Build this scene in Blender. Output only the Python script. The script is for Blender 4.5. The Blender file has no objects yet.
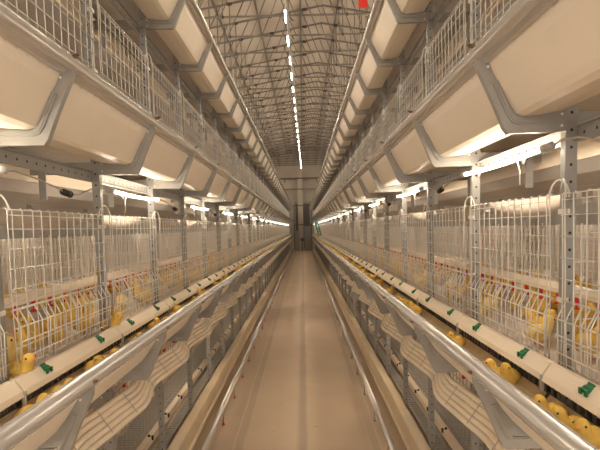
import bpy, math, random
from mathutils import Vector, Matrix
random.seed(7)
S = 0.65            # metres per cage bay; all layout below is in bays, heights from eye level
HF = 2.16           # eye level above the floor, in bays
C = bpy.context.scene.collection
PI = math.pi

# ------------------------------------------------------------------ materials
def mat(name, col, rough=.5, metal=0., noise=0., nscale=8., bump=0., bscale=40., spec=.5, trans=0., stretch=None):
    m = bpy.data.materials.new(name); m.use_nodes = True
    nt = m.node_tree; b = nt.nodes['Principled BSDF']
    b.inputs['Roughness'].default_value = rough
    b.inputs['Metallic'].default_value = metal
    b.inputs['Specular IOR Level'].default_value = spec
    b.inputs['Base Color'].default_value = (*col, 1)
    tc = nt.nodes.new('ShaderNodeTexCoord')
    src = tc.outputs['Object']
    if stretch:
        mp = nt.nodes.new('ShaderNodeMapping'); mp.inputs['Scale'].default_value = stretch
        nt.links.new(src, mp.inputs['Vector']); src = mp.outputs['Vector']
    if noise:
        n = nt.nodes.new('ShaderNodeTexNoise'); n.inputs['Scale'].default_value = nscale
        n.inputs['Detail'].default_value = 5
        nt.links.new(src, n.inputs['Vector'])
        r = nt.nodes.new('ShaderNodeValToRGB')
        r.color_ramp.elements[0].position = .3; r.color_ramp.elements[1].position = .7
        r.color_ramp.elements[0].color = (*[c*(1-noise) for c in col], 1)
        r.color_ramp.elements[1].color = (*[min(1, c*(1+noise*.5)) for c in col], 1)
        nt.links.new(n.outputs['Fac'], r.inputs['Fac']); nt.links.new(r.outputs['Color'], b.inputs['Base Color'])
    if bump:
        n2 = nt.nodes.new('ShaderNodeTexNoise'); n2.inputs['Scale'].default_value = bscale
        nt.links.new(src, n2.inputs['Vector'])
        bp = nt.nodes.new('ShaderNodeBump'); bp.inputs['Strength'].default_value = bump
        bp.inputs['Distance'].default_value = .01
        nt.links.new(n2.outputs['Fac'], bp.inputs['Height']); nt.links.new(bp.outputs['Normal'], b.inputs['Normal'])
    return m

def emis(name, col, st):
    m = bpy.data.materials.new(name); m.use_nodes = True
    b = m.node_tree.nodes['Principled BSDF']
    b.inputs['Base Color'].default_value = (.9, .9, .88, 1)
    b.inputs['Emission Color'].default_value = (*col, 1); b.inputs['Emission Strength'].default_value = st
    return m

def holes(m, axis_a, pitch, axis_b, centre, rad):
    """punched holes: dark dots every `pitch` metres along axis_a, centred on axis_b = centre (object space)"""
    nt = m.node_tree; b = nt.nodes['Principled BSDF']
    tc = nt.nodes.new('ShaderNodeTexCoord'); sp = nt.nodes.new('ShaderNodeSeparateXYZ')
    nt.links.new(tc.outputs['Object'], sp.inputs[0])
    def mth(op, a, v=None):
        n = nt.nodes.new('ShaderNodeMath'); n.operation = op
        for i, s in enumerate((a, v)):
            if s is None: continue
            if isinstance(s, (int, float)): n.inputs[i].default_value = s
            else: nt.links.new(s, n.inputs[i])
        return n.outputs[0]
    a = mth('SUBTRACT', mth('FRACT', mth('DIVIDE', sp.outputs[axis_a], pitch)), .5)
    a = mth('MULTIPLY', a, pitch)
    bb = mth('SUBTRACT', mth('ABSOLUTE', sp.outputs[axis_b]), centre)
    d = mth('SQRT', mth('ADD', mth('MULTIPLY', a, a), mth('MULTIPLY', bb, bb)))
    f = mth('LESS_THAN', d, rad)
    mix = nt.nodes.new('ShaderNodeMix'); mix.data_type = 'RGBA'
    nt.links.new(f, mix.inputs[0])
    old = b.inputs['Base Color']
    if old.is_linked: nt.links.new(old.links[0].from_socket, mix.inputs[6])
    else: mix.inputs[6].default_value = old.default_value
    mix.inputs[7].default_value = (.03, .025, .02, 1)
    nt.links.new(mix.outputs[2], b.inputs['Base Color'])

M = {}
M['galv'] = mat('galvanised sheet', (.35, .33, .30), .5, .2, .12, 14, .05, 30)
M['post'] = mat('punched galvanised post', (.34, .325, .30), .5, .2, .12, 14, .04, 30)
M['beam'] = mat('punched channel', (.36, .345, .32), .5, .2, .1, 10, .04, 30)
M['rail'] = mat('bright steel tube', (.66, .63, .60), .22, .6, .05, 6, .02, 20, .8)
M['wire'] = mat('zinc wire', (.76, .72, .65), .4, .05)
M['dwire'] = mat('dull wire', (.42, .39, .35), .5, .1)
M['panel'] = mat('cream plastic trough', (.82, .715, .58), .34, 0, .06, 3, .04, 6)
M['cream'] = mat('cream plastic rail', (.82, .70, .55), .4, 0, .05, 5, .03, 12)
M['hose'] = mat('cream hose', (.86, .75, .60), .26, 0, .06, 8)
M['green'] = mat('green plastic', (.008, .14, .05), .4)
M['red'] = mat('red plastic', (.62, .03, .02), .4)
M['orange'] = mat('orange beak', (.80, .33, .12), .5)
M['black'] = mat('black rubber', (.02, .018, .016), .5)
M['brown'] = mat('rusty bolt', (.16, .09, .05), .55, .5)
M['leg'] = mat('chick leg', (.80, .42, .18), .6)
M['chick'] = mat('yellow down', (.80, .52, .12), .95, 0, .14, 30, .25, 400, .15)
M['chick2'] = mat('pale yellow down', (.84, .62, .22), .95, 0, .12, 30, .25, 400, .15)
M['wing'] = mat('wing down', (.76, .48, .10), .95, 0, .12, 60, .3, 300, .15)
M['matfloor'] = mat('cage floor mat', (.66, .58, .52), .8, 0, .18, 12, .1, 40)
M['belt'] = mat('grey belt', (.55, .51, .465), .55, 0, .14, 2.5, .05, 8)
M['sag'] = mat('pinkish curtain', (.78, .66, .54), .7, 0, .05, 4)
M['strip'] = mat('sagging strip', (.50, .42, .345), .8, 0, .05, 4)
M['backp'] = mat('pale back sheet', (.72, .62, .52), .8, 0, .12, 5)
M['olive'] = mat('kerb plank', (.72, .60, .42), .5, 0, .08, 3, .04, 20)
M['slat'] = mat('grey slats', (.42, .40, .36), .6, .2)
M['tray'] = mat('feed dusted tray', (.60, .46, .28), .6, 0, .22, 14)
M['feed'] = mat('brown feed crumbs', (.38, .25, .12), .9, 0, .35, 60, .5, 90)
M['truss'] = mat('truss steel', (.20, .18, .155), .5, .4)
M['knot'] = mat('dark joint', (.07, .055, .045), .7)
M['roof'] = mat('roof liner', (.50, .445, .38), .85, 0, .07, .7)
M['wall'] = mat('shed wall', (.50, .44, .37), .8, 0, .08, 1.2)
M['dark'] = mat('dark steel', (.15, .13, .11), .6, .3)
M['teal'] = mat('teal plastic', (.02, .22, .18), .45)
M['white'] = mat('white plastic', (.8, .78, .74), .4)
M['lamp'] = emis('lamp tube', (1., .88, .71), 9.5)
M['rearfill'] = emis('added rear fill tube', (1., .88, .71), 4.0)  # added fill for the cage interiors
M['lampc'] = emis('ceiling lamp tube', (1., .89, .73), 15)
M['rooffill'] = emis('added roof fill tube', (1., .89, .73), 170)  # added roof fill, far stronger than the aisle lamps
holes(M['post'], 2, .045, 0, .0, .0040)
holes(M['beam'], 1, .05, 2, .0, .0045)

# ------------------------------------------------------------------ mesh builder
def P(x, y, z): return (x*S, y*S, (z+HF)*S)
class MB:
    """local coordinates in bays; z measured from the object's own origin"""
    def __init__(s): s.v = []; s.f = []; s.sm = []
    def add(s, vs, fs, smooth=False):
        o = len(s.v); s.v += [tuple(v) for v in vs]
        for f in fs: s.f.append([i+o for i in f]); s.sm.append(smooth)
        return s
    def box(s, x0, x1, y0, y1, z0, z1):
        x0, x1 = sorted((x0, x1)); y0, y1 = sorted((y0, y1)); z0, z1 = sorted((z0, z1))
        v = [(x0,y0,z0),(x1,y0,z0),(x1,y1,z0),(x0,y1,z0),(x0,y0,z1),(x1,y0,z1),(x1,y1,z1),(x0,y1,z1)]
        return s.add(v, [(3,2,1,0),(4,5,6,7),(0,1,5,4),(1,2,6,5),(2,3,7,6),(3,0,4,7)])
    def tube(s, pts, r, n=6, cap=True, smooth=True):
        pts = [Vector(p) for p in pts]; vs = []; fs = []
        rs = r if isinstance(r, (list, tuple)) else [r]*len(pts)
        up0 = None
        for i, p in enumerate(pts):
            d = (pts[min(i+1, len(pts)-1)] - pts[max(i-1, 0)]).normalized()
            if up0 is None:
                up0 = Vector((0,0,1)) if abs(d.z) < .9 else Vector((0,1,0))
            a = (up0 - d*up0.dot(d)).normalized(); up0 = a; b = d.cross(a)
            for k in range(n):
                t = 2*PI*(k+.5)/n; vs.append(p + a*math.cos(t)*rs[i] + b*math.sin(t)*rs[i])
        for i in range(len(pts)-1):
            for k in range(n):
                fs.append((i*n+k, i*n+(k+1) % n, (i+1)*n+(k+1) % n, (i+1)*n+k))
        if cap:
            fs.append(tuple(range(n-1, -1, -1))); L = (len(pts)-1)*n; fs.append(tuple(L+k for k in range(n)))
        return s.add(vs, fs, smooth)
    def prism(s, poly, y0, y1, segs=1, smooth=False):
        """poly: (x,z) loop swept along y"""
        n = len(poly); vs = []; fs = []
        for j in range(segs+1):
            y = y0+(y1-y0)*j/segs
            vs += [(x, y, z) for x, z in poly]
        for j in range(segs):
            for k in range(n):
                fs.append((j*n+k, j*n+(k+1) % n, (j+1)*n+(k+1) % n, (j+1)*n+k))
        fs.append(tuple(range(n-1, -1, -1))); fs.append(tuple(segs*n+k for k in range(n)))
        return s.add(vs, fs, smooth)
    def ball(s, c, r, n=10, m=6, sc=(1,1,1)):
        vs = [(c[0], c[1], c[2]-r*sc[2])]; fs = []
        for i in range(1, m):
            t = -PI/2+PI*i/m
            for k in range(n):
                a = 2*PI*k/n
                vs.append((c[0]+r*sc[0]*math.cos(t)*math.cos(a), c[1]+r*sc[1]*math.cos(t)*math.sin(a), c[2]+r*sc[2]*math.sin(t)))
        vs.append((c[0], c[1], c[2]+r*sc[2])); L = len(vs)-1
        for k in range(n):
            fs.append((0, 1+(k+1) % n, 1+k)); fs.append((L, 1+(m-2)*n+k, 1+(m-2)*n+(k+1) % n))
        for i in range(m-2):
            for k in range(n):
                fs.append((1+i*n+k, 1+i*n+(k+1) % n, 1+(i+1)*n+(k+1) % n, 1+(i+1)*n+k))
        return s.add(vs, fs, True)
    def build(s, name, m, parent=None, loc=(0,0,0)):
        me = bpy.data.meshes.new(name)
        me.from_pydata([(x*S, y*S, z*S) for x, y, z in s.v], [], s.f)
        me.polygons.foreach_set('use_smooth', s.sm)
        me.materials.append(m); me.validate(); me.update()
        import bmesh
        bm = bmesh.new(); bm.from_mesh(me); bmesh.ops.recalc_face_normals(bm, faces=bm.faces); bm.to_mesh(me); bm.free()
        o = bpy.data.objects.new(name, me); C.objects.link(o)
        if parent is not None: o.parent = parent
        else: o.location = P(*loc)
        return o

def band(pts, th):
    """closed outline of thickness th around an open (x,z) polyline"""
    L = []; R = []
    for i, p in enumerate(pts):
        a = Vector(pts[max(i-1, 0)]); b = Vector(pts[min(i+1, len(pts)-1)])
        d = (b-a).normalized(); n = Vector((-d.y, d.x))*th/2
        L.append((p[0]+n.x, p[1]+n.y)); R.append((p[0]-n.x, p[1]-n.y))
    return L+R[::-1]

def tag(o, label=None, cat=None, group=None, kind=None):
    if label: o['label'] = label
    if cat: o['category'] = cat
    if group: o['group'] = group
    if kind: o['kind'] = kind
    return o
def empty(name, loc, rz=0):
    o = bpy.data.objects.new(name, None); o.empty_display_size = .05; C.objects.link(o)
    o.location = P(*loc); o.rotation_euler.z = rz
    return o
KIDS = {}
def kids(o): return [c for c in KIDS.get(o.name, [])]
def reg(root, *ch):
    KIDS.setdefault(root.name, []).extend(ch); return root
def dup(o, loc=None, parent=None, rz=None, sc=None, parts=True):
    c = o.copy(); C.objects.link(c)
    if parent is not None: c.parent = parent
    if loc is not None: c.location = P(*loc)
    if rz is not None: c.rotation_euler.z = rz
    if sc is not None: c.scale = (sc,)*3
    if parts:
        for k in kids(o):
            d = dup(k, parent=c)
            KIDS.setdefault(c.name, []).append(d)
    return c
def child(mb, name, m, parent):
    o = mb.build(name, m, parent); reg(parent, o); return o

ORD = ['nearest', 'second', 'third', 'fourth', 'fifth', 'sixth', 'seventh', 'eighth', 'ninth', 'tenth']
SIDE = {-1: 'left', 1: 'right'}
TIER = {-1: 'bottom', 0: 'middle', 1: 'upper', 2: 'topmost'}
def lab(o, near, far, cat, k, s, group, t=None):
    """near / far are label patterns; k counts from the camera"""
    d = dict(side=SIDE[s], tier=TIER.get(t, ''), n=ORD[k] if k < 10 else '')
    tag(o, (near if k < 10 else far).format(**d), cat, group.format(**d))

Y0 = 1.86            # first post
NB = 40              # bays from there to the end of the rows
YE = Y0+NB
TT = {0: -.63, 1: .676, 2: 1.982}      # height of the steel tube of each tier
PW = 1.166

# ------------------------------------------------------------------ posts
def make_post(s):
    # origin at (s*1.19, y, -2.16): foot of the post
    r = empty('cage_post', (s*1.19, Y0, -HF))
    b = MB()
    w = .024; d = .017; t = .005
    b.prism([(-w,-d),(w,-d),(w,d),(w-t,d),(w-t,-d+t),(-w+t,-d+t),(-w+t,d),(-w,d)], 0, 1)
    # the C profile is drawn in (x,z); stand it upright
    b.v = [(x, z, y*4.9) for x, y, z in b.v]
    child(b, 'upright', M['post'], r)
    for dz in (-.98,):
        g = MB(); z = dz+HF
        x0 = s*.024; x1 = s*.15
        g.add([(x0,-.019,z),(x1,-.019,z),(x1,-.019,z-.20),(x0,-.019,z-.46),(x0,-.013,z),(x1,-.013,z),(x1,-.013,z-.20),(x0,-.013,z-.46)],
              [(0,1,2,3),(7,6,5,4),(0,4,5,1),(1,5,6,2),(2,6,7,3),(3,7,4,0)])
        child(g, 'gusset_plate', M['galv'], r)
    gp = kids(r)[-1]
    for (x, z) in ((s*.04, 1.10), (s*.04, .93), (s*.10, 1.12)):
        bl = MB(); bl.ball((x, -.021, z), .007, 8, 4); child(bl, 'bolt', M['wire'], gp)
    for t_ in (0, 1, 2):
        z = TT[t_]+HF
        q = MB(); q.box(-s*.046, -s*.030, -.05, -.034, z+.03, z+.72)
        q = child(q, 'door_bar', M['galv'], r)
        for dz in (.30, .66):
            c = MB(); c.box(-s*.048, -s*.02, -.05, -.012, z+dz, z+dz+.02); child(c, 'clip', M['wire'], q)
    return r
for s in (-1, 1):
    p = make_post(s)
    for k in range(0, NB+2):
        y = Y0-1+k
        o = dup(p, (s*1.19, y, -HF)) if k else p
        if k == 0: o.location = P(s*1.19, y, -HF)
        lab(o, 'tall grey punched steel cage post, {n} on the {side} side of aisle',
            'grey steel cage post far down the {side} row, beyond the tenth', 'post', k, s, 'steel posts of the {side} cage row')

# ------------------------------------------------------------------ trough brackets (L of pressed sheet)
def make_bracket(s, t):
    r = empty('trough_bracket', (0, 0, 0))
    out = [(.795,.0),(.800,-.045),(.868,-.190),(.915,-.300),(.928,-.318),(1.163,-.312),(1.163,-.228),
           (1.05,-.222),(1.01,-.226),(.985,-.240),(.915,-.105),(.870,-.03),(.85,.0)]
    if t == 0:
        out = out[:6]+[(1.163,-.226),(1.06,-.222),(.992,-.212),(.958,-.184),(.898,-.090),(.868,-.030),(.85,.0)]
    b = MB(); b.prism([(s*u, z) for u, z in out], -.003, .003)
    child(b, 'plate', M['galv'], r)
    fl = MB(); fl.prism([(s*u, z) for u, z in band([(.795,0),(.800,-.045),(.868,-.190),(.915,-.300),(.928,-.318),(1.163,-.312)], .006)], -.003, .024)
    child(fl, 'flange', M['galv'], r)
    rb = MB(); rb.prism([(s*u, z) for u, z in band([(.872,-.12),(.93,-.245),(.945,-.268),(.965,-.275),(1.10,-.272)], .022)], -.011, -.003)
    rb.prism([(s*u, z) for u, z in band([(.872,-.12),(.93,-.245),(.945,-.268),(.965,-.275),(1.10,-.272)], .009)], -.016, -.010)
    child(rb, 'embossed_rib', M['galv'], r)
    pl = kids(r)[0]
    for u, z in ((.845,-.06),(1.14,-.25),(1.14,-.295)):
        bo = MB(); bo.ball((s*u, -.005, z), .006, 8, 4); child(bo, 'bolt', M['wire'], pl)
    nt = MB(); nt.tube([(s*.790,-.012,.014),(s*.770,-.012,.020)], .008, 6, smooth=False)
    nt.tube([(s*.770,-.012,.020),(s*.762,-.012,.023)], .005, 6)
    child(nt, 'nut', M['brown'], r)
    return r
for s in (-1, 1):
    for t in (0, 1, 2):
        p = make_bracket(s, t); first = True
        for k in range(0, NB+2):
            y = Y0-1+k
            loc = (0, y-.03, TT[t])
            if first: o = p; o.location = P(*loc); first = False
            else: o = dup(p, loc)
            lab(o, 'grey pressed steel L bracket of the {tier} tier, {n} on the {side} side',
                'small distant steel bracket of the {tier} tier, far down the {side} side', 'bracket', k, s,
                'trough brackets of the {tier} tier on the {side}', t)

# ------------------------------------------------------------------ feed troughs, one cream section per bay
def make_trough(s, full):
    r = empty('feed_trough', (0, 0, 0))
    prof = [(.848,-.040),(.868,-.085),(.905,-.155),(.940,-.222),(.955,-.246),(.985,-.256),(1.06,-.250),(1.135,-.238)]
    if full: prof = [(.848,-.040),(.872,-.078),(.912,-.140),(.955,-.192),(.99,-.220),(1.05,-.232),(1.135,-.234)]
    inner = [(1.135,-.238),(1.15,-.20),(1.155,-.12)]
    b = MB(); b.prism([(s*u, z) for u, z in band(prof, .007)], .012, .985, 1)
    child(b, 'outer_panel', M['panel'], r)
    i_ = MB(); i_.prism([(s*u, z) for u, z in band(inner, .006)], .012, .985)
    child(i_, 'inner_wall', M['panel'], r)
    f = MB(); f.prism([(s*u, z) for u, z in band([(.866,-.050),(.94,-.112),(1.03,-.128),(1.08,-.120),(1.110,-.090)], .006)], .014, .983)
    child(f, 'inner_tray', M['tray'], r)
    w = MB()
    for j in range(16):
        y = .03+j*.0625
        w.tube([(s*.822, y, -.020),(s*.858, y, -.060)], .0022, 4)
    w.tube([(s*.857,.01,-.059),(s*.857,.99,-.059)], .002, 4)
    child(w, 'edge_comb', M['wire'], r)
    if full:
        c = MB()
        for j in range(22):
            y = .03+j*.045
            c.box(s*1.112, s*1.118, y, y+.012, -.095, .0)
        c.box(s*1.111, s*1.119, .01, .99, -.098, -.086)
        child(c, 'slot_comb', M['dark'], r)
    return r
for s in (-1, 1):
    for t in (0, 1, 2):
        p = make_trough(s, t == 0)
        for k in range(0, NB+1):
            y = Y0-1+k
            loc = (0, y-.02, TT[t])
            if k == 0: o = p; o.location = P(*loc)
            else: o = dup(p, loc)
            if t: o.rotation_euler.y = math.radians(random.uniform(-.25, .25))
            lab(o, 'cream plastic feed trough section of the {tier} tier, {n} on the {side}',
                'distant cream feed trough section of the {tier} tier, far down the {side}', 'feed trough', k, s,
                'trough sections of the {tier} tier on the {side}', t)

# ------------------------------------------------------------------ steel tubes along the trough lips
for s in (-1, 1):
    for t in (0, 1, 2):
        b = MB()
        n = 16; pts = []
        for k in range(n):           # rounded lip with a shallow groove between two beads
            a = 2*PI*k/n; rr = .033+.004*math.cos(2*(a-.9))
            pts.append((s*(.812+rr*math.cos(a)), rr*1.05*math.sin(a)+.004))
        b.prism(pts, Y0-2.2, YE, 30, True)
        b.prism([(s*u, z) for u, z in band([(.812,-.026),(.828,-.040),(.842,-.046)], .005)], Y0-2.2, YE)
        o = b.build('steel_tube', M['rail'], None, (0, 0, TT[t]+(.018 if t == 0 else 0)))
        tag(o, 'long bright steel tube edging the %s feed trough on the %s side' % (TIER[t], SIDE[s]), 'steel tube', 'steel tubes along the troughs')

# ------------------------------------------------------------------ cream feeder rails with green clips (middle tier)
def make_rail(s):
    r = empty('feeder_rail', (0, 0, 0))
    prof = [(1.122,.056),(1.095,.058),(1.062,.012),(1.056,-.012),(1.066,-.020),(1.085,-.016),(1.122,.018)]
    b = MB(); b.prism([(s*u, z) for u, z in prof], .006, .994)
    bd = child(b, 'board', M['cream'], r)
    g = MB(); g.prism([(s*u, z) for u, z in band([(1.1,.0575),(1.094,.0565)], .004)], .006, .994)
    e = MB(); e.box(s*1.052, s*1.066, -.005, .005, -.055, .010)
    child(e, 'joint_strap', M['slat'], r)
    for y in (.20, .74):
        c = MB()
        c.prism([(s*1.088,.044),(s*1.070,.030),(s*1.066,.044),(s*1.072,.046),(s*1.080,.054),(s*1.090,.056),(s*1.096,.066),(s*1.100,.060),(s*1.098,.05)], y-.018, y+.018)
        c.box(s*1.062, s*1.069, y-.022, y-.010, .024, .046); c.box(s*1.062, s*1.069, y+.010, y+.022, .024, .046)
        child(c, 'green_clip', M['green'], bd)
    return r
for s in (-1, 1):
    p = make_rail(s)
    for k in range(0, NB+1):
        loc = (0, Y0-1+k-.06, TT[0]-(.018 if s < 0 else .004))
        if k == 0: o = p; o.location = P(*loc)
        else: o = dup(p, loc)
        lab(o, 'cream feeder rail board with two green clips, {n} on the {side} side',
            'distant cream feeder rail with green clips, far down the {side} side', 'feeder rail', k, s, 'feeder rails on the {side}')

# ------------------------------------------------------------------ wire doors
def make_door(s, dark=False, hooks=True):
    r = empty('wire_gate', (0, 0, 0))
    b = MB(); R = .0026; u = s*1.140
    z0, z1 = .045, .745
    ys = [.035, .06]+[.06+.0735*j for j in range(1, 12)]+[.925, .945]
    for j, y in enumerate(ys):
        a = random.uniform(-.006, .006)
        b.tube([(u, y, z0), (u+s*.002, y+a*.6, (z0+z1)/2), (u-s*.004, y+a, z1-.012), (u+s*.004, y+a, z1), (u+s*.014, y+a, z1-.004)], R, 4)
    for z in (.06, .145, .23, .315, .40, .485, .57, .655, .715, .738):
        b.tube([(u-s*.006, .03, z), (u-s*.006, .95, z)], R*.9, 4)
    child(b, 'wire_mesh', M['dwire' if dark else 'wire'], r)
    if hooks:
        for y, q in ((.93, 1), (.05, -1)):
            h = MB(); pts = []
            for i in range(9):
                a = PI*i/8
                pts.append((u+s*.016*(1-math.cos(a)), y+q*.045-q*.045*math.cos(a), z1-.02+.075*math.sin(a)))
            h.tube(pts, .0042, 5); child(h, 'hook', M['wire'], r)
    return r
for s in (-1, 1):
    for t in (0, 1, 2):
        p = make_door(s, hooks=t < 2)
        far = dup(p, parts=False) if False else None
        for k in range(0, NB+1):
            loc = (0, Y0-1+k, TT[t])
            if k == 0: o = p; o.location = P(*loc)
            else: o = dup(p, loc)
            lab(o, 'square wire mesh cage door of the {tier} tier, {n} on the {side}',
                'distant wire mesh cage door of the {tier} tier, far down the {side}', 'cage door', k, s,
                'wire doors of the {tier} tier on the {side}', t)
# feeding grilles: bent wires low in front of the door
def make_grille(s):
    b = MB(); u = s*1.130
    for j in range(18):
        y = .05+j*.0525+random.uniform(-.006, .006)
        b.tube([(u, y, .05), (u-s*.006, y, .235), (u+s*.012, y, .275), (u+s*.028, y, .305)], .0028, 4)
        if j in (4, 9, 13): b.tube([(u-s*.004, y+.012, .05), (u-s*.01, y+.012, .235), (u+s*.026, y+.012, .305)], .0028, 4)
    for z in (.10, .17, .235): b.tube([(u-s*.009, .045, z), (u-s*.009, .955, z)], .003, 4)
    b.tube([(u+s*.028, .045, .305), (u+s*.028, .955, .305)], .004, 4)
    return b.build('feeding_grille', M['wire'], None, (0, Y0-1, TT[0]))
for s in (-1, 1):
    p = make_grille(s)
    for k in range(0, NB+1):
        o = p if k == 0 else dup(p, (0, Y0-1+k, TT[0]))
        lab(o, 'low feeding grille of bent upright wires, {n} on the {side} side',
            'distant low feeding grille of bent wires, far down the {side} side', 'feeding grille', k, s, 'feeding grilles on the {side}')

# ------------------------------------------------------------------ interiors: floors, belts, beams, back sheets
YA = Y0-2
for s in (-1, 1):
    sd = SIDE[s]
    for t in (0, 1, 2):
        T = TT[t]
        b = MB(); b.box(s*1.14, s*3.30, YA, YE, -.012, 0)
        o = b.build('standing_mat', M['matfloor'], None, (0, 0, T+.0)); tag(o, 'grey matting floor inside the %s tier cages on the %s' % (TIER[t], sd), 'cage floor')
        # ventilated belt under the floor, hanging in shallow waves
        b = MB(); vs = []; fs = []; nu = 6; ny = 160
        for j in range(ny+1):
            y = YA+(YE-YA)*j/ny
            for i in range(nu+1):
                u = 1.22+2.05*i/nu
                z = -.13-.035*math.sin(PI*i/nu)-.012*math.cos(2*PI*(y-Y0))*math.sin(PI*i/nu+.3)
                vs.append((s*u, y, z))
        for j in range(ny):
            for i in range(nu): a = j*(nu+1)+i; fs.append((a, a+1, a+nu+2, a+nu+1))
        b.add(vs, fs, True); o = b.build('manure_belt', M['belt'], None, (0, 0, T)); tag(o, 'grey belt running under the %s tier cage floor on the %s' % (TIER[t], sd), 'belt')
        if t:
            # channel beam in the post plane
            b = MB(); b.prism([(s*x, z) for x, z in ((1.20,-.034),(1.225,-.034),(1.225,.034),(1.20,.034),(1.20,.028),(1.219,.028),(1.219,-.028),(1.20,-.028))], YA, YE)
            o = b.build('channel_beam', M['beam'], None, (0, 0, T-.325)); tag(o, 'long grey punched channel beam below the %s tier on the %s' % (TIER[t], sd), 'beam')
            # perforated wall board deeper in
            b = MB(); b.box(s*1.60, s*1.62, YA, YE, -.075, .082)
            o = b.build('side_board', M['cream'], None, (0, 0, T-.27)); holes_done = True
            tag(o, 'cream board deep under the %s tier cages on the %s' % (TIER[t], sd), 'board')
            # air duct sheet: folded grey plastic running lengthwise
            b = MB()
            pr = [(1.62,-.33),(1.72,-.40),(1.95,-.44),(2.20,-.42),(2.34,-.36),(2.60,-.40),(2.95,-.47),(3.25,-.50)]
            b.prism([(s*x, z) for x, z in band(pr, .006)], YA, YE, 1, False)
            o = b.build('air_duct_sheet', M['belt'], None, (0, 0, T)); tag(o, 'folded grey duct sheet hanging below the %s tier on the %s' % (TIER[t], sd), 'duct sheet')
    # the back of each row
    b = MB(); b.box(s*3.30, s*3.33, YA, YE, -2.0, 2.9)
    o = b.build('back_curtain', M['backp'], None, (0, 0, 0)); tag(o, 'pale sheet closing the back of the %s cage row' % sd, 'curtain')
    # cross beams and hanging straps under tier 1 and 2
    x = empty('cross_beam', (0, 0, 0))
    b = MB(); b.prism([(s*u, z) for u, z in ((1.215,-.035),(3.28,-.035),(3.28,.035),(1.215,.035))], -.012, .012); child(b, 'bar', M['galv'], x)
    for u in (1.5, 2.2): h = MB(); h.box(s*u, s*(u+.045), -.02, -.012, -.19, .0); child(h, 'strap', M['beam'], x)
    first = True
    for t in (1, 2):
        for k in range(0, 27):
            loc = (0, Y0-1+k+.0, TT[t]-.27)
            if first: o = x; o.location = P(*loc); first = False
            else: o = dup(x, loc)
            lab(o, 'grey cross beam with hanging straps under the {tier} tier, {n} on the {side}',
                'distant grey cross beam under the {tier} tier, far down the {side}', 'cross beam', k, s, 'cross beams under the {tier} tier on the {side}', t)
    # sagging curtain strip behind each door top
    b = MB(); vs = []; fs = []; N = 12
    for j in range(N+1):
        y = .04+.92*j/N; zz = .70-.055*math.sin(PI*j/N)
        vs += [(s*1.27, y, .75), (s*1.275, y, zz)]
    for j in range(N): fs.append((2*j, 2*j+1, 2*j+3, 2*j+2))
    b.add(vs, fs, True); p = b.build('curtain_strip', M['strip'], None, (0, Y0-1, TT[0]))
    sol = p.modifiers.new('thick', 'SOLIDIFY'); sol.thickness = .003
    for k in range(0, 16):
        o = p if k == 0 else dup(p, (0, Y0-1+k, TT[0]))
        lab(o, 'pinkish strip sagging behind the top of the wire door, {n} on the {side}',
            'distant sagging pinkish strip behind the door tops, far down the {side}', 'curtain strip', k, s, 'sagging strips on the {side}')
    # hanger wire and dark ledge seen across the cage
    b = MB(); b.box(s*2.2, s*2.24, YA, YE, .60, .76)
    o = b.build('top_ledge', M['galv'], None, (0, 0, TT[0])); tag(o, 'grey ledge above the centre partition of the %s cages' % sd, 'ledge')
    # centre partition and rear partition meshes, one panel per bay
    for (u, nm, lb, dn) in ((2.22, 'partition_mesh', 'centre wire partition', .0769), (2.75, 'rear_mesh', 'rear wire partition', .0714)):
        b = MB(); n = int(1/dn)
        for j in range(n):
            y = (j+.5)/n
            b.tube([(s*u, y, .02), (s*u, y, .62)], .005, 4, False)
        for z in (.06, .16, .26, .36, .46, .56): b.tube([(s*u, 0, z), (s*u, 1, z)], .0035, 4, False)
        p = b.build(nm, M['wire'], None, (0, Y0-1, TT[0]))
        for k in range(0, 22):
            o = p if k == 0 else dup(p, (0, Y0-1+k, TT[0]))
            lab(o, lb+' panel behind the chicks of the middle tier, {n} on the {side}',
                'distant '+lb+' panel of the middle tier, far down the {side}', 'wire partition', k, s, lb+' panels on the {side}')
    # divider meshes between bays
    b = MB()
    for j in range(13):
        u = 1.25+j*.075; b.tube([(s*u, 0, .02), (s*u, 0, .62)], .0033, 4, False)
    for z in (.1, .22, .34, .46, .58): b.tube([(s*1.22, 0, z), (s*2.2, 0, z)], .003, 4, False)
    p = b.build('divider_mesh', M['wire'], None, (0, Y0, TT[0])); 
    for k in range(0, 9):
        o = p if k == 0 else dup(p, (0, Y0+2*k, TT[0]))
        lab(o, 'wire divider crossing the cage of the middle tier, {n} on the {side}',
            'distant wire divider in the middle tier, far down the {side}', 'wire divider', k, s, 'wire dividers on the {side}')
    # upper tiers: inner boards seen through the doors
    for t in (1, 2):
        b = MB(); b.box(s*1.9, s*1.92, YA, YE, .02, .50)
        o = b.build('inner_sheet', M['sag'], None, (0, 0, TT[t])); tag(o, 'pinkish sheet behind the wire doors of the %s tier on the %s' % (TIER[t], sd), 'sheet')
        b = MB(); b.box(s*1.60, s*1.63, YA, YE, .56, .66)
        o = b.build('lintel_beam', M['galv'], None, (0, 0, TT[t])); tag(o, 'grey lengthwise beam behind the door tops of the %s tier on the %s' % (TIER[t], sd), 'beam')

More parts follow.
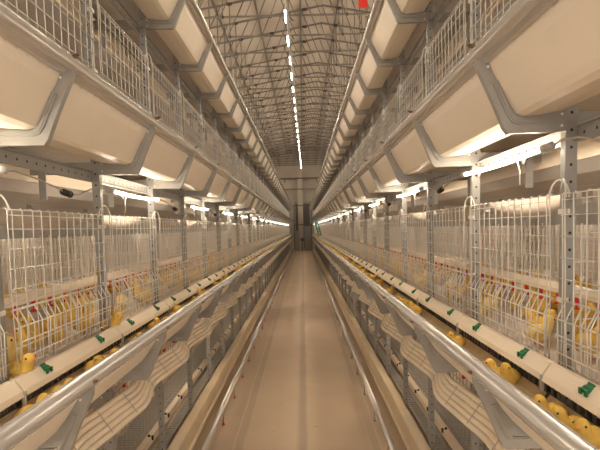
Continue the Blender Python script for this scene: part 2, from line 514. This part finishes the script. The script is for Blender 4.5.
# ------------------------------------------------------------------ drinking lines with red nipples
for s in (-1, 1):
    r = empty('drinking_line', (0, 0, TT[0]+.27))
    b = MB(); b.tube([(s*1.42, YA, 0), (s*1.42, YE, 0)], .013, 8); b.box(s*1.405, s*1.435, YA, YE, .012, .045)
    b.build('water_pipe', M['cream'], r)
    n = MB(); n.tube([(0,0,-.01),(0,0,-.035)], .011, 6); n.tube([(0,0,-.035),(0,0,-.06)], .006, 6); n.tube([(0,0,-.058),(0,0,-.068)], [.012,.02], 8)
    far = MB(); first = None
    i = 0; y = Y0-.85
    while y < YE-1:
        if i < 100:
            if first is None:
                first = n.build('red_drinker', M['red'], r); first.location = (s*1.42*S, y*S, 0)
            else:
                c = first.copy(); C.objects.link(c); c.parent = r; c.location = (s*1.42*S, y*S, 0)
        else: far.tube([(s*1.42, y, -.01), (s*1.42, y, -.06)], .010, 4)
        y += .165; i += 1
    o = far.build('distant_drinkers', M['red'], r); o['kind'] = 'stuff'
    tag(r, 'cream water pipe with red drinkers inside the %s middle cages' % SIDE[s], 'water pipe', 'drinking lines')

# ------------------------------------------------------------------ tube lights on the cages
def make_lamp(s, cap):
    r = empty('tube_lamp', (0, 0, 0))
    b = MB(); pts = [(0, .04+.92*i/8, -.010*math.sin(PI*i/8)) for i in range(9)]
    b.tube(pts, .0095, 10); child(b, 'glowing_tube', M['lamp'], r)
    c = MB(); c.tube([(0, .0, 0), (0, .05, 0)], .017, 10); c.ball((0, -.01, 0), .019)
    child(c, 'near_cap', M['galv'], r)
    c = MB(); c.tube([(0, .95, 0), (0, 1.0, 0)], .016, 10); child(c, 'far_cap', M['white'], r)
    for y in (.22, .74):
        k = MB(); k.tube([(0, y, .012), (0, y, -.03)], .010, 8); k.tube([(0, y, -.028), (0, y, -.042)], .006, 6); child(k, 'clip', M['white'], r)
    w = MB(); w.tube([(0, .28, -.01), (s*.005, .26, -.07), (s*.006, .262, -.13)], .0028, 5); child(w, 'wire_tie', M['white'], r)
    return r
LU = {1: (1.120, .308), -1: (1.125, .268)}
for s in (-1, 1):
    u, z = LU[s]
    p = make_lamp(s, 0); first = True
    k0 = 0 if s > 0 else 1
    for n, k in enumerate(range(k0-2, NB-1, 2)):
        loc = (s*u, Y0+k+.02, z)
        if first: o = p; o.location = P(*loc); first = False
        else: o = dup(p, loc)
        lab(o, 'glowing white tube lamp above the middle tier doors, {n} on the {side}',
            'distant glowing white tube lamp above the doors, far down the {side}', 'tube lamp', n, s, 'tube lamps on the {side} cages')
        # cord to the next lamp
        if n < 14:
            q = empty('power_cord', (s*u, Y0+k+1.02, z))
            b = MB(); b.tube([(0,0,0),(0,.06,.005),(s*.01,.25,-.01),(s*.015,.42,-.035),(s*.01,.5,-.06)], .0045, 5)
            b.tube([(s*.01,.5,-.06),(0,.62,-.055),(0,.8,.0),(0,.9,.01),(0,.985,0)], .0045, 5)
            cd_ = b.build('cord', M['dwire'], q)
            b = MB(); b.tube([(s*.01,.46,-.052),(s*.01,.53,-.06)], .017, 8); b.ball((s*.01,.53,-.06), .019); b.build('black_connector', M['black'], cd_)
            lab(q, 'thin cord with black connector between tube lamps, {n} on the {side}',
                'distant thin cord between tube lamps, far down the {side}', 'cord', n, s, 'cords of the {side} lamps')

# unseen fill lamps added at the back of the rows to brighten the interiors
for s in (-1, 1):
    p = make_lamp(s, 0); first = True; kids(p)[0].data.materials[0] = M['rearfill']
    for t, dz in ((0, .755), (1, .73), (2, .73)):
        for n, k in enumerate(range(-1, 33, 2)):
            loc = (s*3.17, Y0+k+(t % 2), TT[t]+dz-.03)
            if first: o = p; o.location = P(*loc); first = False
            else: o = dup(p, loc)
            tag(o, 'added unseen fill lamp at the back of the %s tier on the %s' % (TIER[t], SIDE[s]), 'tube lamp', 'added rear fill lamps of the %s tier on the %s' % (TIER[t], SIDE[s]))

# ------------------------------------------------------------------ cream hose bundle under the troughs
for s in (-1, 1):
    r = empty('hose_bundle', (0, 0, 0))
    def path(off, y):
        ph = 2*PI*(y-Y0+.12)
        w = math.cos(ph)+.25*math.sin(2*ph)
        return (s*(1.045-.028*w-.075*off), y, -.985-.006*w-.115*off)
    ny = int((YE-YA)*12)
    for j in range(5):
        b = MB(); b.tube([path(j/4, YA+(YE-YA)*i/ny) for i in range(ny+1)], .019, 6)
        b.build('hose', M['hose'], r)
    st = MB(); N = 0
    for k in range(-1, 30):
        for dy in (.22, .52, .80):
            y = Y0+k+dy; N += 1
            pts = [path(j/8, y) for j in range(0, 9)]
            pts = [(x-s*.017, yy, zz+.012) for x, yy, zz in pts]
            b = MB(); b.tube(pts, .0024, 4)
            b.build('strap', M['dwire'], r)
    tag(r, 'wavy bundle of cream hoses strapped under the middle trough on the %s' % SIDE[s], 'hose bundle', 'hose bundles')

# ------------------------------------------------------------------ bottom tier
for s in (-1, 1):
    sd = SIDE[s]
    b = MB(); b.prism([(s*x, z) for x, z in ((1.06,-2.15),(1.162,-2.15),(1.162,-1.945),(1.155,-1.935),(1.068,-1.935),(1.06,-1.945))], YA, YE)
    b.prism([(s*x, z) for x, z in ((1.045,-2.15),(1.06,-2.15),(1.06,-2.11),(1.045,-2.12))], YA, YE)
    o = b.build('kerb_plank', M['olive'], None, (0, 0, 0)); tag(o, 'cream kerb plank at floor level along the %s cage row' % sd, 'kerb plank', 'kerb planks')
    r = empty('low_pipe', (s*.84, 0, -HF))
    n = 12
    b = MB(); b.tube([(0, YA, .20), (0, YE, .20)], .030, 12); b.build('pipe', M['rail'], r)
    for k in range(0, 40):
        b = MB(); y = Y0+k*.8-.2
        b.tube([(0, y, .18), (0, y, .015)], .007, 6); sd_ = b.build('stand', M['galv'], r)
        b = MB(); b.tube([(0, y, .022), (0, y, .0)], [.010, .022], 8); b.build('red_foot' if s < 0 else 'foot', M['red'] if s < 0 else M['galv'], sd_)
    tag(r, 'silver pipe on small %s feet just above the floor, %s side' % ('red' if s < 0 else 'grey', sd), 'pipe', 'floor pipes')
    # slatted trays
    for (u0, u1, z, lb) in ((1.215, 1.33, -1.985, 'front'), (1.445, 1.72, -1.955, 'rear')):
        b = MB(); y = YA
        while y < Y0+26:
            b.box(s*u0, s*u1, y, y+.018, -.008, .008); y += .05
        b.box(s*u0, s*(u0+.012), YA, YE, -.018, .010); b.box(s*(u1-.012), s*u1, YA, YE, -.018, .010)
        o = b.build('slatted_tray', M['slat'], None, (0, 0, z)); tag(o, '%s grey slatted tray in the bottom tier on the %s' % (lb, sd), 'slatted tray')
    r = empty('bottom_rail', (s*1.38, 0, -1.93))
    b = MB(); b.box(-.028, .028, YA, YE, -.03, .03); b.build('board', M['cream'], r)
    for k in range(0, 40):
        b = MB(); y = Y0-.8+k*.5; b.box(-.038, -.022, y-.015, y+.015, .0, .035) if s > 0 else b.box(.022, .038, y-.015, y+.015, .0, .035)
        b.ball((0, y, .035), .014, 8, 4); b.build('dark_clip', M['black'], r)
    tag(r, 'cream board with dark clips in the bottom tier on the %s' % sd, 'rail', 'bottom tier rails')
    b = MB(); b.box(s*1.80, s*1.82, YA, YE, -2.14, -.80)
    o = b.build('bottom_back_sheet', M['sag'], None, (0, 0, 0)); tag(o, 'pinkish sheet at the back of the bottom tier on the %s' % sd, 'sheet')
    b = MB(); b.box(s*1.215, s*1.8, YA, YE, -.02, 0)
    o = b.build('covering_belt', M['belt'], None, (0, 0, -.90)); tag(o, 'grey belt above the bottom tier cages on the %s' % sd, 'belt')
    # mesh of the bottom cages
    b = MB(); u = s*1.425
    for j in range(12):
        y = (j+.5)/12; b.tube([(u, y, 0), (u, y, .90)], .0042, 4, False)
    for z in (.02, .30, .52, .60, .88): b.tube([(u, 0, z), (u, 1, z)], .0036, 4, False)
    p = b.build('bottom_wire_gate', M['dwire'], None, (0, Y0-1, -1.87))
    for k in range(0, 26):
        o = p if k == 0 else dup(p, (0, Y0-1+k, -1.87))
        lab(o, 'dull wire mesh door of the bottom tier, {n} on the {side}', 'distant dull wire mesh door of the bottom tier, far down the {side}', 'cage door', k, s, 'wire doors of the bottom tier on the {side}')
    # sparse red drinkers below the hoses, on a line of their own
    r = empty('bottom_drinking_line', (s*1.30, 0, -1.14))
    b = MB(); b.tube([(0, YA, 0), (0, YE, 0)], .012, 6); b.build('water_pipe', M['cream'], r)
    for k in range(0, 40):
        b = MB(); y = Y0-.8+k*.33; b.tube([(0, y, -.01), (0, y, -.04)], [.012, .018], 6); b.build('red_drinker', M['red'], r)
    tag(r, 'cream water pipe with red drinkers in the bottom tier on the %s' % sd, 'water pipe', 'bottom drinking lines')
    # unseen tube lamps added to light the bottom tier, high behind the hose bundle
    p = make_lamp(s, 0); first = True
    for n, k in enumerate(range(-1, 18, 4)):
        loc = (s*1.55, Y0+k, -.98)
        if first: o = p; o.location = P(*loc); first = False
        else: o = dup(p, loc)
        lab(o, 'added unseen tube lamp under the roof of the bottom tier, {n} on the {side}', '', 'tube lamp', n, s, 'added unseen lamps in the bottom tier on the {side}')

# ------------------------------------------------------------------ chicks
def make_chick(pose, m, detail=True):
    """faces +x; origin between the feet on the floor"""
    r = empty('chick', (0, 0, 0))
    if pose == 'stand':
        sp = [(-.080,.085,.003),(-.074,.084,.016),(-.058,.080,.034),(-.034,.078,.047),(-.004,.078,.052),(.024,.083,.047),(.042,.097,.037),(.050,.114,.0295),(.054,.130,.029),(.060,.145,.031),(.068,.158,.027),(.074,.168,.016),(.077,.172,.004)]
        beak = Vector((.092,0,.146)); eye = (.074, .152); bd = Vector((1,0,-.15)); legz = .045
    elif pose == 'peck':
        sp = [(-.080,.112,.003),(-.074,.110,.016),(-.058,.102,.034),(-.034,.094,.047),(-.004,.086,.052),(.024,.078,.046),(.044,.068,.036),(.058,.056,.029),(.070,.046,.029),(.082,.038,.030),(.094,.032,.025),(.102,.028,.014),(.105,.026,.004)]
        beak = Vector((.104,0,.014)); eye = (.090, .044); bd = Vector((.6,0,-.8)); legz = .05
    else:
        sp = [(-.078,.048,.003),(-.072,.048,.016),(-.058,.047,.034),(-.034,.046,.046),(-.004,.046,.051),(.024,.052,.045),(.040,.064,.036),(.048,.080,.0295),(.053,.095,.029),(.060,.108,.031),(.068,.120,.027),(.074,.130,.016),(.077,.134,.004)]
        beak = Vector((.092,0,.108)); eye = (.074, .115); bd = Vector((1,0,-.15)); legz = .03
    b = MB(); n = 12
    b.tube([(x, 0, z) for x, z, q in sp], [q for x, z, q in sp], n)
    ob = child(b, 'body', m, r)
    if detail:
        k = MB(); d = bd.normalized()
        k.tube([beak-d*.012, beak, beak+d*.014], [.010, .0075, .0015], 6); child(k, 'beak', M['orange'], r)
        for q in (-1, 1):
            e = MB(); e.ball((eye[0], q*.0255, eye[1]), .0055, 6, 4); child(e, 'eye', M['black'], r)
            mx, mz = sp[4][0]-.012, sp[4][1]+.006
            w = MB(); w.ball((mx, q*.043, mz), .034, 8, 6, (1.05, .38, .62)); child(w, 'wing', M['wing'], r)
            if pose != 'sit':
                l = MB(); x0 = -.002
                l.tube([(x0, q*.022, legz), (x0-.006, q*.024, .022), (x0+.002, q*.024, .004)], .0042, 5)
                for a in (-.5, 0, .5): l.tube([(x0+.002, q*.024, .004), (x0+.024*math.cos(a), q*.024+.024*math.sin(a), .003)], .003, 4)
                child(l, 'leg', M['leg'], r)
    return r
PRO = {}
for pose in ('stand', 'peck', 'sit'):
    for nm in ('chick', 'chick2'):
        for dt in (True, False):
            o = make_chick(pose, M[nm], dt); PRO[pose, nm, dt] = o
used = set(); NCH = 0
def chick(pose, nm, dt, loc, rz, sc, label, group):
    global NCH
    key = (pose, nm, dt); p = PRO[key]
    if key not in used: o = p; used.add(key); o.location = P(*loc); o.rotation_euler.z = rz; o.scale = (sc,)*3
    else: o = dup(p, loc, rz=rz, sc=sc)
    tag(o, label, 'chick', group); NCH += 1
    return o
rnd = random.Random(11)
ORDC = ['nearest', 'second', 'third', 'fourth', 'fifth', 'sixth', 'seventh', 'eighth', 'ninth', 'tenth', 'eleventh', 'twelfth']
# chicks leaning out into the troughs
TROUGH = {1: [1.44, 1.56, 1.68, 2.06, 2.13, 2.75, 3.75, 3.95], -1: [1.50, 1.80, 2.02, 2.35, 2.52, 2.95, 3.35, 3.62]}
for s in (-1, 1):
    for i, y in enumerate(TROUGH[s]):
        rz = (PI if s > 0 else 0)+rnd.uniform(-.9, .9)
        chick('sit' if i % 3 else 'stand', 'chick', True, (s*(1.035+rnd.uniform(-.012, .012)), y, TT[0]-.140+(0 if i % 3 else -.010)), rz, .80,
              'yellow chick poking out into the %s feed trough, %s from the camera' % (SIDE[s], ORDC[i]), 'chicks in the %s trough' % SIDE[s])
    y = 4.0
    while y < 15:
        chick(rnd.choice(('sit', 'stand')), 'chick', y < 7, (s*(1.03+rnd.uniform(-.02, .02)), y, TT[0]-.137), rnd.uniform(0, 6.28), .80,
              'yellow chick in the %s feed trough between the camera and mid-aisle' % SIDE[s], 'chicks further along the %s trough' % SIDE[s])
        y += rnd.uniform(.16, .75)
n_tr = NCH
chick('sit', 'chick', True, (-1.150, 1.93, TT[0]+.002), -.35, .86, 'yellow chick resting its head on the left feeder rail, beside the nearest green clip', 'chicks leaning over the left rail')
chick('sit', 'chick', True, (-1.150, 2.86, TT[0]+.002), -.15, .86, 'yellow chick stretching its head over the left feeder rail near the second cage post', 'chicks leaning over the left rail')
# chicks behind the wire
def inside(s, k, n):
    pts = []
    tries = 0
    while len(pts) < n and tries < 400:
        tries += 1
        u = 1.27+1.35*rnd.random()**1.5; y = Y0-1+k+.06+.88*rnd.random()
        if all((u-a)**2+(y-b)**2 > .0125 for a, b in pts) and abs(u-2.22) > .09: pts.append((u, y))
    for u, y in pts:
        chick(rnd.choice(('stand', 'stand', 'sit', 'sit', 'peck')), rnd.choice(('chick', 'chick2')), k < 5,
              (s*u, y, TT[0]+.002), rnd.uniform(0, 6.28), rnd.uniform(.88, 1.04),
              'yellow chick behind the wire of the %s middle tier, %s bay from the camera' % (SIDE[s], ORD[k]),
              'chicks in the %s bay on the %s' % (ORD[k], SIDE[s]))
left = 300-NCH
plan = [.17, .21, .18, .14, .11, .10, .09]
for k, f in enumerate(plan):
    for s in (-1, 1): inside(s, k, int(left/2*f))
# the rest of the flock, too far to count
fl = MB()
base = MB()
for (x, z, q) in (): pass
for s in (-1, 1):
    for i in range(420):
        u = 1.25+1.3*rnd.random()**1.6; y = Y0+3.2+rnd.random()**1.3*30
        a = rnd.uniform(0, 6.28)
        fl.ball((s*u, y, TT[0]+.05), .05, 6, 4, (1, 1, .95)); fl.ball((s*u+.05*math.cos(a), y+.05*math.sin(a), TT[0]+.11), .03, 6, 4)
    y = 15
    while y < YE-1:
        fl.ball((s*(1.02), y, TT[0]-.06), .04, 6, 4); y += rnd.uniform(.12, .5)
o = fl.build('chick_flock', M['chick']); tag(o, 'distant flock of yellow chicks in both middle tiers far down the rows', 'chicks', None, 'stuff')

# ------------------------------------------------------------------ room shell
def struct(mb, name, m):
    o = mb.build(name, m); o['kind'] = 'structure'; return o
YB, YW, XW = -4, 46, 9
# floor with a stained centre line and two darker seams
fm = mat('aisle concrete', (.54, .42, .30), .55, 0, .1, 2.2, .05, 60)
nt = fm.node_tree; bs = nt.nodes['Principled BSDF']
tc = nt.nodes.new('ShaderNodeTexCoord'); sp = nt.nodes.new('ShaderNodeSeparateXYZ'); nt.links.new(tc.outputs['Object'], sp.inputs[0])
def ramp(src, stops):
    r = nt.nodes.new('ShaderNodeValToRGB'); e = r.color_ramp.elements
    while len(e) > 1: e.remove(e[-1])
    e[0].position = stops[0][0]; e[0].color = (stops[0][1],)*3+(1,)
    for p, v in stops[1:]:
        q = e.new(p); q.color = (v, v, v, 1)
    nt.links.new(src, r.inputs[0]); return r.outputs[0]
mr = nt.nodes.new('ShaderNodeMapRange'); mr.inputs[1].default_value = -1.0*S; mr.inputs[2].default_value = 1.2*S
nw = nt.nodes.new('ShaderNodeTexNoise'); nw.inputs['Scale'].default_value = 3; nt.links.new(tc.outputs['Object'], nw.inputs['Vector'])
ad = nt.nodes.new('ShaderNodeMath'); ad.operation = 'MULTIPLY_ADD'; ad.inputs[1].default_value = .02; nt.links.new(nw.outputs['Fac'], ad.inputs[0]); nt.links.new(sp.outputs[0], ad.inputs[2])
nt.links.new(ad.outputs[0], mr.inputs[0])
def xp(x): return (x+1.0)/2.2
strip = ramp(mr.outputs[0], [(0, .86), (xp(-.64), .86), (xp(-.633), 1.15), (xp(-.622), .86), (xp(-.61), .80), (xp(-.545), .80), (xp(-.53), 1.0), (xp(-.02), 1.0), (xp(.035), .72), (xp(.085), .70), (xp(.12), .98), (xp(.74), 1.0), (xp(.75), .80), (xp(.82), .80), (xp(.827), 1.1), (xp(.835), .84), (1, .84)])
sn = nt.nodes.new('ShaderNodeTexNoise'); sn.inputs['Scale'].default_value = 26; sn.inputs['Detail'].default_value = 3; nt.links.new(tc.outputs['Object'], sn.inputs['Vector'])
spk = ramp(sn.outputs['Fac'], [(0, .35), (.22, .4), (.27, 1), (1, 1)])
m1 = nt.nodes.new('ShaderNodeMix'); m1.data_type = 'RGBA'; m1.blend_type = 'MULTIPLY'; m1.inputs[0].default_value = 1
m2 = nt.nodes.new('ShaderNodeMix'); m2.data_type = 'RGBA'; m2.blend_type = 'MULTIPLY'; m2.inputs[0].default_value = 1
nt.links.new(bs.inputs['Base Color'].links[0].from_socket, m1.inputs[6]); nt.links.new(strip, m1.inputs[7])
nt.links.new(m1.outputs[2], m2.inputs[6]); nt.links.new(spk, m2.inputs[7]); nt.links.new(m2.outputs[2], bs.inputs['Base Color'])
b = MB(); b.box(-XW, XW, YB, YW, -HF-.1, -HF); struct(b, 'floor', fm)
RX, RZ, SL = 1.0, 7.9, .17
b = MB(); zl = RZ-SL*(XW+RX); zr = RZ-SL*(XW-RX)
b.prism([(-XW, zl), (RX, RZ), (XW, zr), (XW, zr+.1), (RX, RZ+.1), (-XW, zl+.1)], YB, YW); struct(b, 'ceiling', M['roof'])
b = MB(); b.box(-XW-.1, -XW, YB, YW, -HF, zl); struct(b, 'wall_left', M['wall'])
b = MB(); b.box(XW, XW+.1, YB, YW, -HF, zr); struct(b, 'wall_right', M['wall'])
b = MB(); b.box(-XW, XW, YW, YW+.1, -HF, RZ); struct(b, 'wall_far', M['wall'])
# doorway in the far wall
r = empty('door_1', (.1, YW-.05, -HF)); r['kind'] = 'structure'
b = MB(); b.box(-.75, .75, -.03, .03, 0, 4.6); b.build('door_leaf', M['dark'], r)
b = MB(); b.box(-.85, -.72, -.06, .04, 0, 4.75); b.box(.72, .85, -.06, .04, 0, 4.75); b.box(-.85, .85, -.06, .04, 4.62, 4.8); b.box(-.04, .04, -.06, .03, 0, 4.6)
b.build('door_frame', M['galv'], r)
# far end fittings
for i, (z, h, lb) in enumerate(((4.85, .12, 'upper'), (3.8, .09, 'lower'))):
    b = MB(); b.box(-2.6, 2.6, YW-1.0, YW-.85, z, z+h)
    for x in (-1.6, 1.6): b.box(x-.04, x+.04, YW-1.0, YW-.9, z-.4, z)
    o = b.build('wall_beam', M['dark']); tag(o, '%s dark horizontal beam across the far end of the aisle' % lb, 'beam')
b = MB(); b.box(-.35, .15, YW-.8, YW-.4, -HF, 5.4); o = b.build('end_pillar', M['wall']); tag(o, 'square pillar at the far end of the aisle', 'pillar')
r = empty('end_machine', (.1, YE+.9, -HF))
b = MB(); b.box(-.85, -.78, -.3, .3, 0, 4.3); b.box(.78, .85, -.3, .3, 0, 4.3); b.box(-.85, .85, -.3, -.22, 4.2, 4.3); b.box(-.85, .85, -.3, -.22, 2.4, 2.5); b.build('frame', M['dark'], r)
b = MB(); b.box(.12, .75, -.25, .25, .02, 2.3); b.box(-.72, -.35, -.2, .2, .02, 1.9); b.build('cabinet', M['galv'], r)
b = MB(); b.box(-.25, .05, -.2, .2, .9, 1.2); b.tube([(-.1,0,.0),(-.1,0,1.0)], .05, 8); b.build('drive_motor', M['dark'], r)
tag(r, 'dark framed conveyor machine closing the far end of the aisle', 'machine')

# ------------------------------------------------------------------ roof trusses
def ztop(x): return RZ-.12-SL*abs(x-RX)
def make_truss():
    r = empty('roof_truss', (0, 0, 0)); zc = 6.22
    b = MB(); b.tube([(-8.9, 0, zc), (8.9, 0, zc)], .028, 6); child(b, 'bottom_chord', M['truss'], r)
    b = MB(); b.tube([(-8.9, 0, ztop(-8.9)), (RX, 0, ztop(RX)), (8.9, 0, ztop(8.9))], .034, 6); child(b, 'top_chord', M['truss'], r)
    x = -4.4
    while x < 5.6:
        q = 1 if x < -.2 else -1
        w = MB(); w.tube([(x, 0, zc), (x+q*.55, 0, ztop(x+q*.55))], .016, 5); child(w, 'web', M['truss'], r)
        x += .74
    for x in (-2.1, 1.55, -.2): w = MB(); w.tube([(x, 0, zc-.0), (x, 0, ztop(x))], .016, 5); child(w, 'upright', M['truss'], r)
    for x in (-3.3, -2.1, -.9, .35, 1.55, 2.6):
        kn = MB(); kn.ball((x, -.02, ztop(x)-.02), .06, 8, 5, (1.8, .8, .9)); child(kn, 'joint', M['knot'], r)
    for x in (-2.1, 1.55): kn = MB(); kn.ball((x, 0, zc), .045, 8, 5); child(kn, 'joint', M['knot'], r)
    kn = MB(); kn.tube([(-.35, 0, zc+.45), (-.2, 0, zc+.62), (-.05, 0, zc+.45)], .02, 5); child(kn, 'hook', M['knot'], r)
    for x in (-3.05, -2.75, -2.5, 2.1, 2.35, 2.6): h = MB(); h.tube([(x, 0, zc-1.5), (x, 0, ztop(x))], .014, 5); child(h, 'hanger_rod', M['truss'], r)
    return r
tr = make_truss(); n = 0; y = 8.2
while y < YW-.5:
    loc = (0, y, 0)
    if n == 0: o = tr; o.location = P(*loc)
    else: o = dup(tr, loc)
    k = n-2
    tag(o, ('thin steel roof truss spanning above the aisle, %s in view' % ORD[k]) if 0 <= k < 10 else ('steel roof truss overhead, just above the top of the view' if k < 0 else 'thin steel roof truss overhead, far towards the end wall'), 'roof truss', 'roof trusses')
    n += 1; y += 1.37
for i, x in enumerate((-3.9, -2.6, -1.3, .2, 1.5, 2.8, 4.1)):
    b = MB(); b.box(x-.03, x+.03, 4, YW, ztop(x)+.03, ztop(x)+.09)
    o = b.build('purlin', M['truss']); tag(o, 'thin steel purlin under the roof liner, %s counting from the left' % ['first','second','third','fourth','fifth','sixth','seventh'][i], 'purlin', 'roof purlins')

# ceiling lamps
r0 = empty('overhead_lamp', (0, 0, 0))
b = MB(); b.tube([(0, -.28, 0), (0, .28, 0)], .011, 8); child(b, 'glowing_tube', M['lampc'], r0)
b = MB(); b.box(-.018, .018, -.30, .30, .014, .032); b.tube([(0, -.25, .03), (0, -.25, 1.36)], .005, 4); b.tube([(0, .25, .03), (0, .25, 1.36)], .005, 4); child(b, 'fitting', M['white'], r0)
n = 0; y = 10.75-1.37*8; first = True
while y < 37:
    fr = max(0, (y-10)/26)
    loc = (-.19+.26*fr, y, 4.86)
    if first: o = r0; o.location = P(*loc); first = False
    else: o = dup(r0, loc)
    k = n-8+1
    tag(o, ('bright ceiling tube lamp above the aisle, %s from the top of the view' % ORD[k]) if 0 <= k < 10 else ('ceiling tube lamp overhead above the view' if k < 0 else 'tiny distant ceiling tube lamp towards the end wall'), 'ceiling lamp', 'ceiling lamps over the aisle')
    n += 1; y += 1.37
# unseen lamp rows added over the neighbouring aisles to light the roof
r1 = empty('overhead_lamp', (0, 0, 0))
b = MB(); b.tube([(0, -.28, 0), (0, .28, 0)], .014, 8); child(b, 'glowing_tube', M['rooffill'], r1)
b = MB(); b.box(-.018, .018, -.30, .30, .014, .032); b.tube([(0, 0, .03), (0, 0, 1.36)], .005, 4); child(b, 'fitting', M['white'], r1)
first = True
for s in (-1, 1):
    y = 2.0
    while y < 42:
        if first: o = r1; o.location = P(s*4.55, y, 4.86); first = False
        else: o = dup(r1, (s*4.55, y, 4.86))
        tag(o, 'added unseen tube lamp over the neighbouring aisle on the %s' % SIDE[s], 'ceiling lamp', 'added unseen lamps over the %s neighbouring aisle' % SIDE[s]); y += 2.74

# red sign hanging on the truss, teal strap on the right row
b = MB(); b.box(-.12, .12, -.01, .01, -.30, 0); b.tube([(-.1,0,0),(-.1,0,.24)], .006, 4); b.tube([(.1,0,0),(.1,0,.24)], .006, 4)
o = b.build('red_sign', M['red'], None, (1.82, 12.25, 6.02)); tag(o, 'plain red board hanging from a truss at the top right', 'board')
r = empty('teal_ladder', (1.0, 24.5, -.45))
b = MB(); b.tube([(-.06,0,0),(-.26,.1,.95)], .03, 6); b.tube([(.08,0,0),(-.12,.1,.95)], .03, 6); b.build('stile', M['teal'], r)
b = MB()
for j in range(6): f = j/6+.06; b.tube([(-.06-.2*f,.1*f,.95*f),(.08-.2*f,.1*f,.95*f)], .024, 5)
b.build('rung', M['teal'], r)
tag(r, 'small teal ladder leaning against the right cage row far down', 'ladder')

# ------------------------------------------------------------------ camera, world, colour
cam = bpy.data.cameras.new('camera'); co = bpy.data.objects.new('camera', cam); C.objects.link(co)
cam.sensor_width = 36; cam.lens = 27; cam.clip_start = .02; cam.clip_end = 200
cam.shift_x = -.0062; cam.shift_y = .058
co.matrix_world = Matrix.Translation(P(.098, 0, 0)) @ Matrix.Rotation(PI/2-.071, 4, 'X') @ Matrix.Rotation(-.025, 4, 'Z')
bpy.context.scene.camera = co
w = bpy.data.worlds.new('world'); bpy.context.scene.world = w; w.use_nodes = True
w.node_tree.nodes['Background'].inputs[0].default_value = (1, .89, .75, 1)
w.node_tree.nodes['Background'].inputs[1].default_value = .30
vs = bpy.context.scene.view_settings
vs.view_transform = 'Standard'; vs.look = 'None'; vs.gamma = 1; vs.use_curve_mapping = False
vs.exposure = 2.72
bpy.context.scene.cycles.diffuse_bounces = 8; bpy.context.scene.cycles.max_bounces = 12
